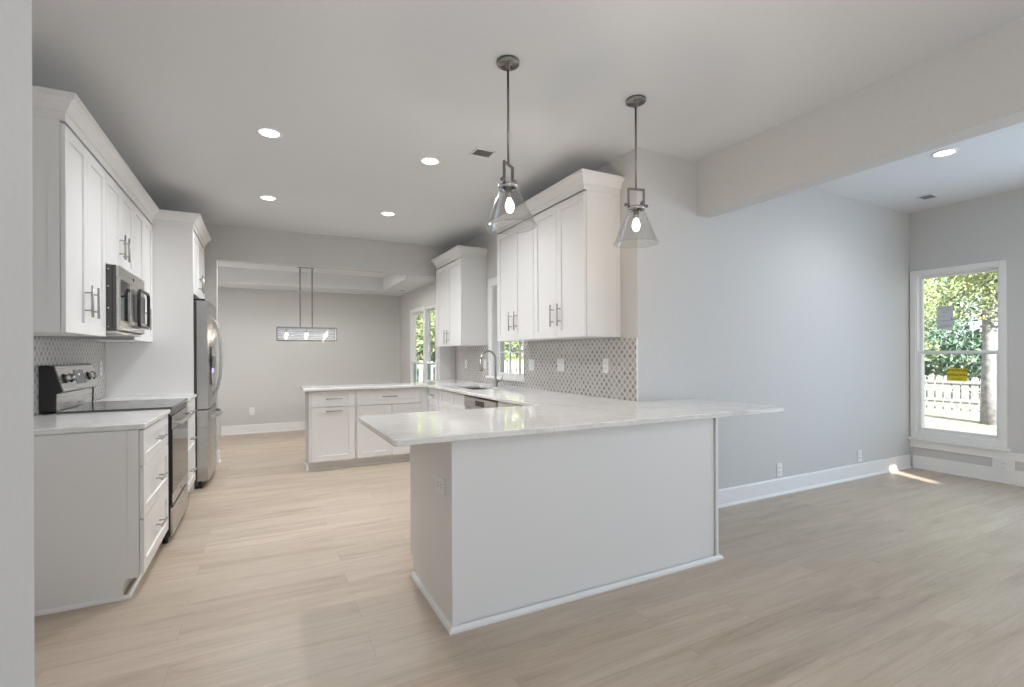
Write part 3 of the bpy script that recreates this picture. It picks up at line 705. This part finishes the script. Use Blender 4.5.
# ================================================================== PENDANTS
def pendant(X, Y, yrot, tilt, rr, label):
    t = thing('pendant_lamp', (X, Y, CEIL), label, 'lamp', )
    c = MB().lathe((X, Y, CEIL - .001), [(0, 0), (.060, 0), (.060, -.014), (.056, -.018), (.012, -.020), (.012, -.045), (0, -.045)], 32).build('canopy', M['pewter'], t)
    for a in (.6, 2.2, 3.75, 5.3): MB().cyl((X + .038 * math.cos(a), Y + .038 * math.sin(a), CEIL - .0195), (X + .038 * math.cos(a), Y + .038 * math.sin(a), CEIL - .026), .005, n=10).build('screw', M['pewter'], c)
    MB().cyl((X, Y, 2.276), (X, Y, CEIL - .044), .0062, n=12).build('rod', M['pewter'], t)
    MR = Matrix.Rotation(yrot, 4, 'Z'); MT = Matrix.Translation((X, Y, 2.276))
    def place(mb, mt):
        mb.v = [mt @ v for v in mb.v]; return mb
    # yoke in local coords: origin at rod foot
    y = MB(); w = .056
    y.box(-w, w, -.006, .006, -.008, .004, .001); y.box(-w, -w + .010, -.007, .007, -.118, -.004, .001); y.box(w - .010, w, -.007, .007, -.118, -.004, .001)
    place(y, MT @ MR).build('yoke', M['pewter'], t)
    for s in (-1, 1):
        y = MB().cyl((s * (w - .004), 0, -.100), (s * (w + .014), 0, -.100), .008, n=12).cyl((s * (w + .0135), 0, -.100), (s * (w + .020), 0, -.100), .011, n=12)
        place(y, MT @ MR).build('thumb_screw', M['pewter'], t)
    place(MB().cyl((.028, -.012, -.088), (.028, -.030, -.088), .010, n=12), MT @ MR).build('lock_knob', M['pewter'], t)
    TL = MT @ MR @ Matrix.Translation((0, 0, -.110)) @ Matrix.Rotation(tilt, 4, 'X')
    y = MB(); y.lathe((0, 0, 0), [(.040, .0), (.053, .0), (.053, -.018), (.040, -.018)], 32, closed=True); y.lathe((0, 0, 0), [(0, .012), (.018, .010), (.040, 0), (.040, -.004), (0, -.004)], 24)
    place(y, TL).build('collar', M['chrome'], t)
    place(MB().lathe((0, 0, 0), [(0, -.005), (.016, -.005), (.018, -.060), (.014, -.069), (0, -.069)], 20), TL).build('socket', M['pewter'], t)
    sh = MB(); H_ = .222
    sh.lathe((0, 0, 0), [(.046, -.012), (.054, -.030), (rr - .004, -H_ + .008), (rr, -H_), (rr - .004, -H_ - .001), (rr - .0075, -H_ + .008), (.050, -.030), (.042, -.012)], 48, closed=True)
    place(sh, TL).build('glass_shade', M['shade'], t)
    # the rolled rim of the shade
    place(MB().tube([(rr * math.cos(a), rr * math.sin(a), -H_) for a in [2 * math.pi * k / 40 for k in range(40)]], .0030, 6, closed=True), TL).build('shade_rim', M['shade'], t)
    place(MB().lathe((0, 0, 0), [(0, -.070), (.010, -.070), (.014, -.082), (.022, -.100), (.024, -.116), (.019, -.134), (.010, -.143), (0, -.145)], 20), TL).build('bulb', M['bulb'], t)
    p = TL @ Vector((0, 0, -.158)); l = lamp('pendant_light', 'POINT', p, (0, 0, 0), 4.5, (1, .78, .56), shadow_soft_size=.004); l.parent = t; l.location = p - t.location
pendant(1.157, 2.308, R(38), R(-3.5), .134, 'glass cone pendant lamp nearer the left, tilted in its nickel yoke')
pendant(2.026, 2.308, R(-14), R(1.0), .133, 'glass cone pendant lamp on the right, in front of the pale wall')

# ================================================================== CHANDELIER
cx0, cx1, cy0, cy1 = .165, .975, 7.66, 7.94
t = thing('linear_chandelier', ((cx0 + cx1) / 2, 7.8, ZT), 'rectangular chrome slatted chandelier hanging in the dining room', 'chandelier')
MB().box(.45, .676, 7.77, 7.83, ZT - .018, ZT - .001, .004).build('canopy', M['pewter'], t)
for x in (.481, .645): MB().cyl((x, 7.8, 1.675), (x, 7.8, ZT - .024), .0085, n=10).build('rod', M['pewter'], t)
mb = MB(); 
for z in (1.482, 1.668):
    mb.box(cx0, cx1, cy0, cy0 + .012, z - .007, z + .007); mb.box(cx0, cx1, cy1 - .012, cy1, z - .007, z + .007); mb.box(cx0, cx0 + .012, cy0, cy1, z - .007, z + .007); mb.box(cx1 - .012, cx1, cy0, cy1, z - .007, z + .007)
mb.box(cx0, cx1, 7.794, 7.806, 1.664, 1.675)
for x in (cx0, cx1 - .01):
    for y in (cy0, cy1 - .01): mb.box(x, x + .01, y, y + .01, 1.485, 1.665)
mb.build('frame', M['pewter'], t)
mb = MB()
for z in (1.515, 1.55, 1.585, 1.62, 1.648):
    a_ = .012 * math.sin(z * 90)
    mb.box(cx0 + .01, cx1 - .01, cy0 + .002, cy0 + .006, z - .004, z + .004); mb.box(cx0 + .01, cx1 - .01, cy1 - .006, cy1 - .002, z - .004, z + .004)
mb.build('slat', M['chrome'], t); t.children[-1]['kind'] = 'stuff'
for x in (.30, .57, .84):
    MB().cyl((x, 7.8, 1.60), (x, 7.8, 1.664), .010, n=10).build('lamp_holder', M['pewter'], t)
    b = MB().lathe((x, 7.8, 1.598), [(0, 0), (.012, -.004), (.018, -.022), (.012, -.045), (0, -.052)], 14).build('bulb', M['cbulb'], t)
    l = lamp('candle_light', 'POINT', (0, 0, 0), (0, 0, 0), 1.6, (1, .86, .70), shadow_soft_size=.004); l.parent = t; l.location = Vector((x, 7.8, 1.53)) - t.location

# ================================================================== RECESSED LIGHTS, VENTS
def downlight(x, y, z, label, e=7, on=True, group='round downlights in the kitchen ceiling', r=.062):
    t = thing('recessed_light', (x, y, z), label, 'lamp', group)
    MB().lathe((x, y, z), [(r + .022, -.0005), (r + .020, -.006), (r + .004, -.008), (r, -.004), (r, -.0005)], 36).build('trim_ring', M['trim'], t)
    MB().cyl((x, y, z - .0035), (x, y, z - .0008), r - .0005, n=32).build('lens', M['lens'] if on else M['ventd'], t)
    if on:
        l = lamp('downlight', 'SPOT', (0, 0, 0), (0, 0, 0), e, (.97, .985, 1), spot_size=R(160), spot_blend=.85, shadow_soft_size=.06); l.parent = t; l.location = (0, 0, -.012)
downlight(.042, 3.785, CEIL, 'glowing round downlight over the aisle, nearest the range wall', 78)
downlight(1.190, 3.770, CEIL, 'glowing round downlight just left of the square ceiling vent', 78)
downlight(.045, 5.360, CEIL, 'glowing round downlight on the left near the dining room header', 78)
downlight(1.222, 5.390, CEIL, 'glowing round downlight near the dining room header, right one of the far pair', 78)
downlight(4.704, 1.850, CEIL, 'glowing round downlight in the ceiling beyond the dropped beam', 40, group=None)
downlight(2.075, 8.13, ZS, 'small unlit round downlight in the dining room soffit', on=False, group=None, r=.055)
def vent(x0, x1, y0, y1, z, label, dk=None, frame=.014):
    t = thing('ceiling_vent', ((x0 + x1) / 2, (y0 + y1) / 2, z), label, 'vent')
    mb = MB(); f = frame
    mb.box(x0, x1, y0, y0 + f, z - .008, z - .0005, .002); mb.box(x0, x1, y1 - f, y1, z - .008, z - .0005, .002); mb.box(x0, x0 + f, y0 + f, y1 - f, z - .008, z - .0005, .002); mb.box(x1 - f, x1, y0 + f, y1 - f, z - .008, z - .0005, .002)
    mb.build('frame', M['vent'], t)
    MB().box(x0 + f, x1 - f, y0 + f, y1 - f, z - .0025, z - .0005).build('backing', M['ventd'], t)
    mb = MB(); n_ = 8
    for k in range(n_):
        y = y0 + f + (y1 - y0 - 2 * f) * (k + .5) / n_; mb.prism([(y - .003, z - .0065), (y - .001, z - .0065), (y + .004, z - .0030), (y + .002, z - .0030)], 'x', x0 + f + .002, x1 - f - .002)
    mb.build('louver_panel', M['ventl'], t)
vent(1.420, 1.588, 3.368, 3.510, CEIL, 'square white louvered ceiling vent beside the left pendant rod')
vent(5.80, 5.97, 2.385, 2.52, CEIL, 'dark louvered ceiling vent near the corner above the tall window')
# ================================================================== OUTLETS AND SWITCHES
def plate(face, plane, u, z, label, gangs=1, kind='outlet', w=None, h=.116, vert=True):
    w = w or (.072 if gangs == 1 else .118)
    nm = 'wall_outlet' if kind == 'outlet' else 'light_switch'
    t = thing(nm, fpt(face, plane, u, 0, z), label, 'outlet' if kind == 'outlet' else 'switch')
    mb = MB(); fbox(mb, face, plane, u - w / 2, u + w / 2, .0008, .007, z - h / 2, z + h / 2, .002); mb.build('cover_plate', M['plate'], t)
    for k in range(gangs):
        c = u + (k - (gangs - 1) / 2) * .047
        if kind == 'outlet' and not vert:
            for dy in (-.024, .024):
                r = MB(); fbox(r, face, plane, c + dy - .015, c + dy + .015, .0072, .0095, z - .016, z + .016, .001); ro = r.build('receptacle', M['plate'], t)
                s = MB(); fbox(s, face, plane, c + dy - .006, c + dy + .005, .0096, .0102, z - .009, z - .006); fbox(s, face, plane, c + dy - .006, c + dy + .005, .0096, .0102, z + .006, z + .009); s.build('slots', M['slot'], ro)
        elif kind == 'outlet':
            for dz in (-.021, .021):
                r = MB(); fbox(r, face, plane, c - .016, c + .016, .0072, .0095, z + dz - .014, z + dz + .014, .001); ro = r.build('receptacle', M['plate'], t)
                s = MB(); fbox(s, face, plane, c - .009, c - .006, .0096, .0102, z + dz - .005, z + dz + .006); fbox(s, face, plane, c + .006, c + .009, .0096, .0102, z + dz - .005, z + dz + .006); s.build('slots', M['slot'], ro)
        else:
            r = MB(); fbox(r, face, plane, c - .015, c + .015, .0072, .0100, z - .033, z + .033, .002); r.build('rocker', M['plate'], t)
SP = XA - .009
plate('X-', SP, 3.205, 1.175, 'single white outlet on the mosaic tile nearest the end of the backsplash')
plate('X-', SP, 3.880, 1.170, 'double white switch plate on the mosaic tile under the two near wall cabinets', 2, 'switch')
plate('X-', SP, 4.440, 1.160, 'double white switch plate on the mosaic tile right beside the sink window', 2, 'switch')
plate('X-', SP, 5.640, 1.150, 'single white outlet on the mosaic tile just past the sink window, behind the faucet')
plate('X-', SP, 6.290, 1.140, 'single white outlet on the mosaic tile under the lone far wall cabinet')
plate('X+', XL + .009, 5.255, 1.165, 'single white outlet on the mosaic tile behind the range')
plate('Y-', YB, 4.135, .222, 'low white outlet on the pale wall, the one nearer the peninsula')
plate('Y-', YB, 5.405, .222, 'low white outlet on the pale wall next to the sunlit corner')
plate('Y-', YD, -.172, .364, 'low white outlet on the far dining room wall')
plate('X-', XW - .0145, 2.062, .172, 'white outlet in the trim block beneath the tall window', h=.108)
plate('X-', .768, 2.275, .640, 'white sideways outlet on the end panel of the near peninsula', 1, w=.125, h=.085, vert=False)

# ================================================================== OUTSIDE
GZ = -.42
o = MB().box(6.7, 60, -30, 60, GZ - .1, GZ).box(2.8, 6.7, 3.1, 60, GZ - .1, GZ).box(-20, 2.8, 9.3, 60, GZ - .1, GZ).build('ground', M['litter']); o['kind'] = 'structure'
def picket(x, y, along, h, label, n, gap=.205, w=.155):
    t = thing('picket_fence', (x, y, GZ), label, 'fence')
    dx, dy = (0, 1) if along == 'y' else (1, 0)
    for k in range(n):
        hh = h + random.uniform(-.02, .02); u = k * gap; mb = MB(); px, py = x + dx * u, y + dy * u
        poly = [(-w / 2, 0), (w / 2, 0), (w / 2, hh - .06), (w / 4, hh), (-w / 4, hh), (-w / 2, hh - .06)]
        tl = random.uniform(-.02, .02)
        if along == 'y': mb.prism([(py + a + tl * b, GZ + b) for a, b in poly], 'x', px, px + .02)
        else: mb.prism([(px + a + tl * b, GZ + b) for a, b in poly], 'y', py, py + .02)
        mb.build('picket', M['fence'], t)
    L = n * gap
    for z in (.25, h - .22):
        mb = MB()
        if along == 'y': mb.box(x - .045, x - .002, y - .1, y + L, GZ + z, GZ + z + .09)
        else: mb.box(x - .1, x + L, y - .045, y - .002, GZ + z, GZ + z + .09)
        mb.build('rail', M['fence'], t)
picket(18.0, 5.4, 'y', 1.0, 'weathered pale picket fence seen through the tall window', 22)
picket(2.9, 17.6, 'x', 1.45, 'weathered pale picket fence seen through the sink window', 36)
def leaves(mb, c, rad, n, size):
    for _ in range(n):
        while True:
            p = Vector((random.uniform(-1, 1), random.uniform(-1, 1), random.uniform(-1, 1)))
            if p.length < 1: break
        p = Vector(c) + Vector((p.x * rad[0], p.y * rad[1], p.z * rad[2])); s = size * random.uniform(.6, 1.3)
        a = Vector((random.gauss(0, 1), random.gauss(0, 1), random.gauss(0, 1))).normalized(); b = a.cross(Vector((random.gauss(0, 1), random.gauss(0, 1), random.gauss(0, 1)))).normalized()
        nrm = a.cross(b) * s * .18
        o_ = len(mb.v); mb.v += [p - a * s, p + b * s * .45 + nrm, p + a * s, p - b * s * .45 + nrm]; mb.f += [[o_, o_ + 1, o_ + 2], [o_, o_ + 2, o_ + 3]]; mb.sm += [False, False]
def tree(x, y, r, h, blobs, m, label, group=None, size=.11, dens=1.0, lean=0):
    t = thing('tree', (x, y, GZ), label, 'tree', group)
    pts = [(x + lean * k / 6 + random.uniform(-.03, .03), y + random.uniform(-.03, .03), GZ + h * k / 6) for k in range(7)]
    mb = MB().tube(pts, [r * (1 - .09 * k) * (1.25 if k == 0 else 1) for k in range(7)], 14)
    for bx, by, bz, br in blobs[:6]:
        z0 = min(max(bz - .6, GZ + 1.2), GZ + h * .95); mb.tube([(x + lean * (z0 - GZ) / h, y, z0), ((x + bx) / 2 + .1, (y + by) / 2, (z0 + bz) / 2 + .1), (bx, by, bz)], [r * .35, r * .22, r * .08], 6)
    mb.build('trunk', M['bark'], t)
    f = MB()
    for bx, by, bz, br in blobs: leaves(f, (bx, by, bz), (br, br, br * .7), int(420 * br * br * dens), size)
    f.build('foliage', m, t, fix=False)
def blobs(x, y, z0, z1, spread, n, br=(.7, 1.2)):
    return [(x + random.uniform(-spread, spread), y + random.uniform(-spread, spread), random.uniform(z0, z1), random.uniform(*br)) for _ in range(n)]
tree(15.2, 5.10, .18, 9, blobs(15.4, 5.2, 2.6, 6.5, 1.2, 20), M['leaf'], 'big pale trunked tree in the right part of the tall window', size=.055, dens=2.2)
tree(13.4, 5.95, .07, 6.5, blobs(13.2, 6.2, 1.8, 4.6, .8, 22, (.45, .8)), M['leaf'], 'slender yellow green tree in the middle of the tall window', lean=.2, size=.05, dens=1.8)
tree(22.0, 10.8, .16, 8, blobs(22.0, 10.8, .5, 6, 1.7, 30), M['leafd'], 'dark bushy tree behind the fence at the left of the tall window', size=.10, dens=1.4)
tree(23.0, 7.0, .18, 9, blobs(23, 7.0, .4, 6.5, 1.6, 34), M['leafd'], 'green tree behind the fence, right of the slender tree trunk', size=.10, dens=1.4)
tree(17.0, 8.3, .09, 7, blobs(17.0, 8.3, 1.2, 5, .9, 24, (.6, 1)), M['leaf'], 'bright leafy tree before the fence at the left of the tall window', size=.08)
tree(27.5, 12.6, .2, 10, blobs(27.5, 12.6, .5, 8, 2.2, 36), M['leaf'], 'farthest pale green tree behind the fence beyond the tall window', size=.14)
tree(10.3, 20.2, .15, 8, blobs(10.3, 20.4, .4, 6.0, 1.6, 34), M['leaf'], 'bright leafy tree behind the sink window glass')
tree(5.4, 20.0, .13, 7, blobs(5.4, 20.2, .2, 6, 1.0, 32, (.6, 1)), M['leaf'], 'sunlit tree beyond the fence, seen through the farther dining window')
tree(7.6, 23.5, .2, 9, blobs(7.4, 23.5, .2, 7, 1.4, 36), M['leafd'], 'green tree beyond the fence, seen through the nearer dining window', size=.12)
for o in bpy.data.objects:
    if '_org' in o: del o['_org']
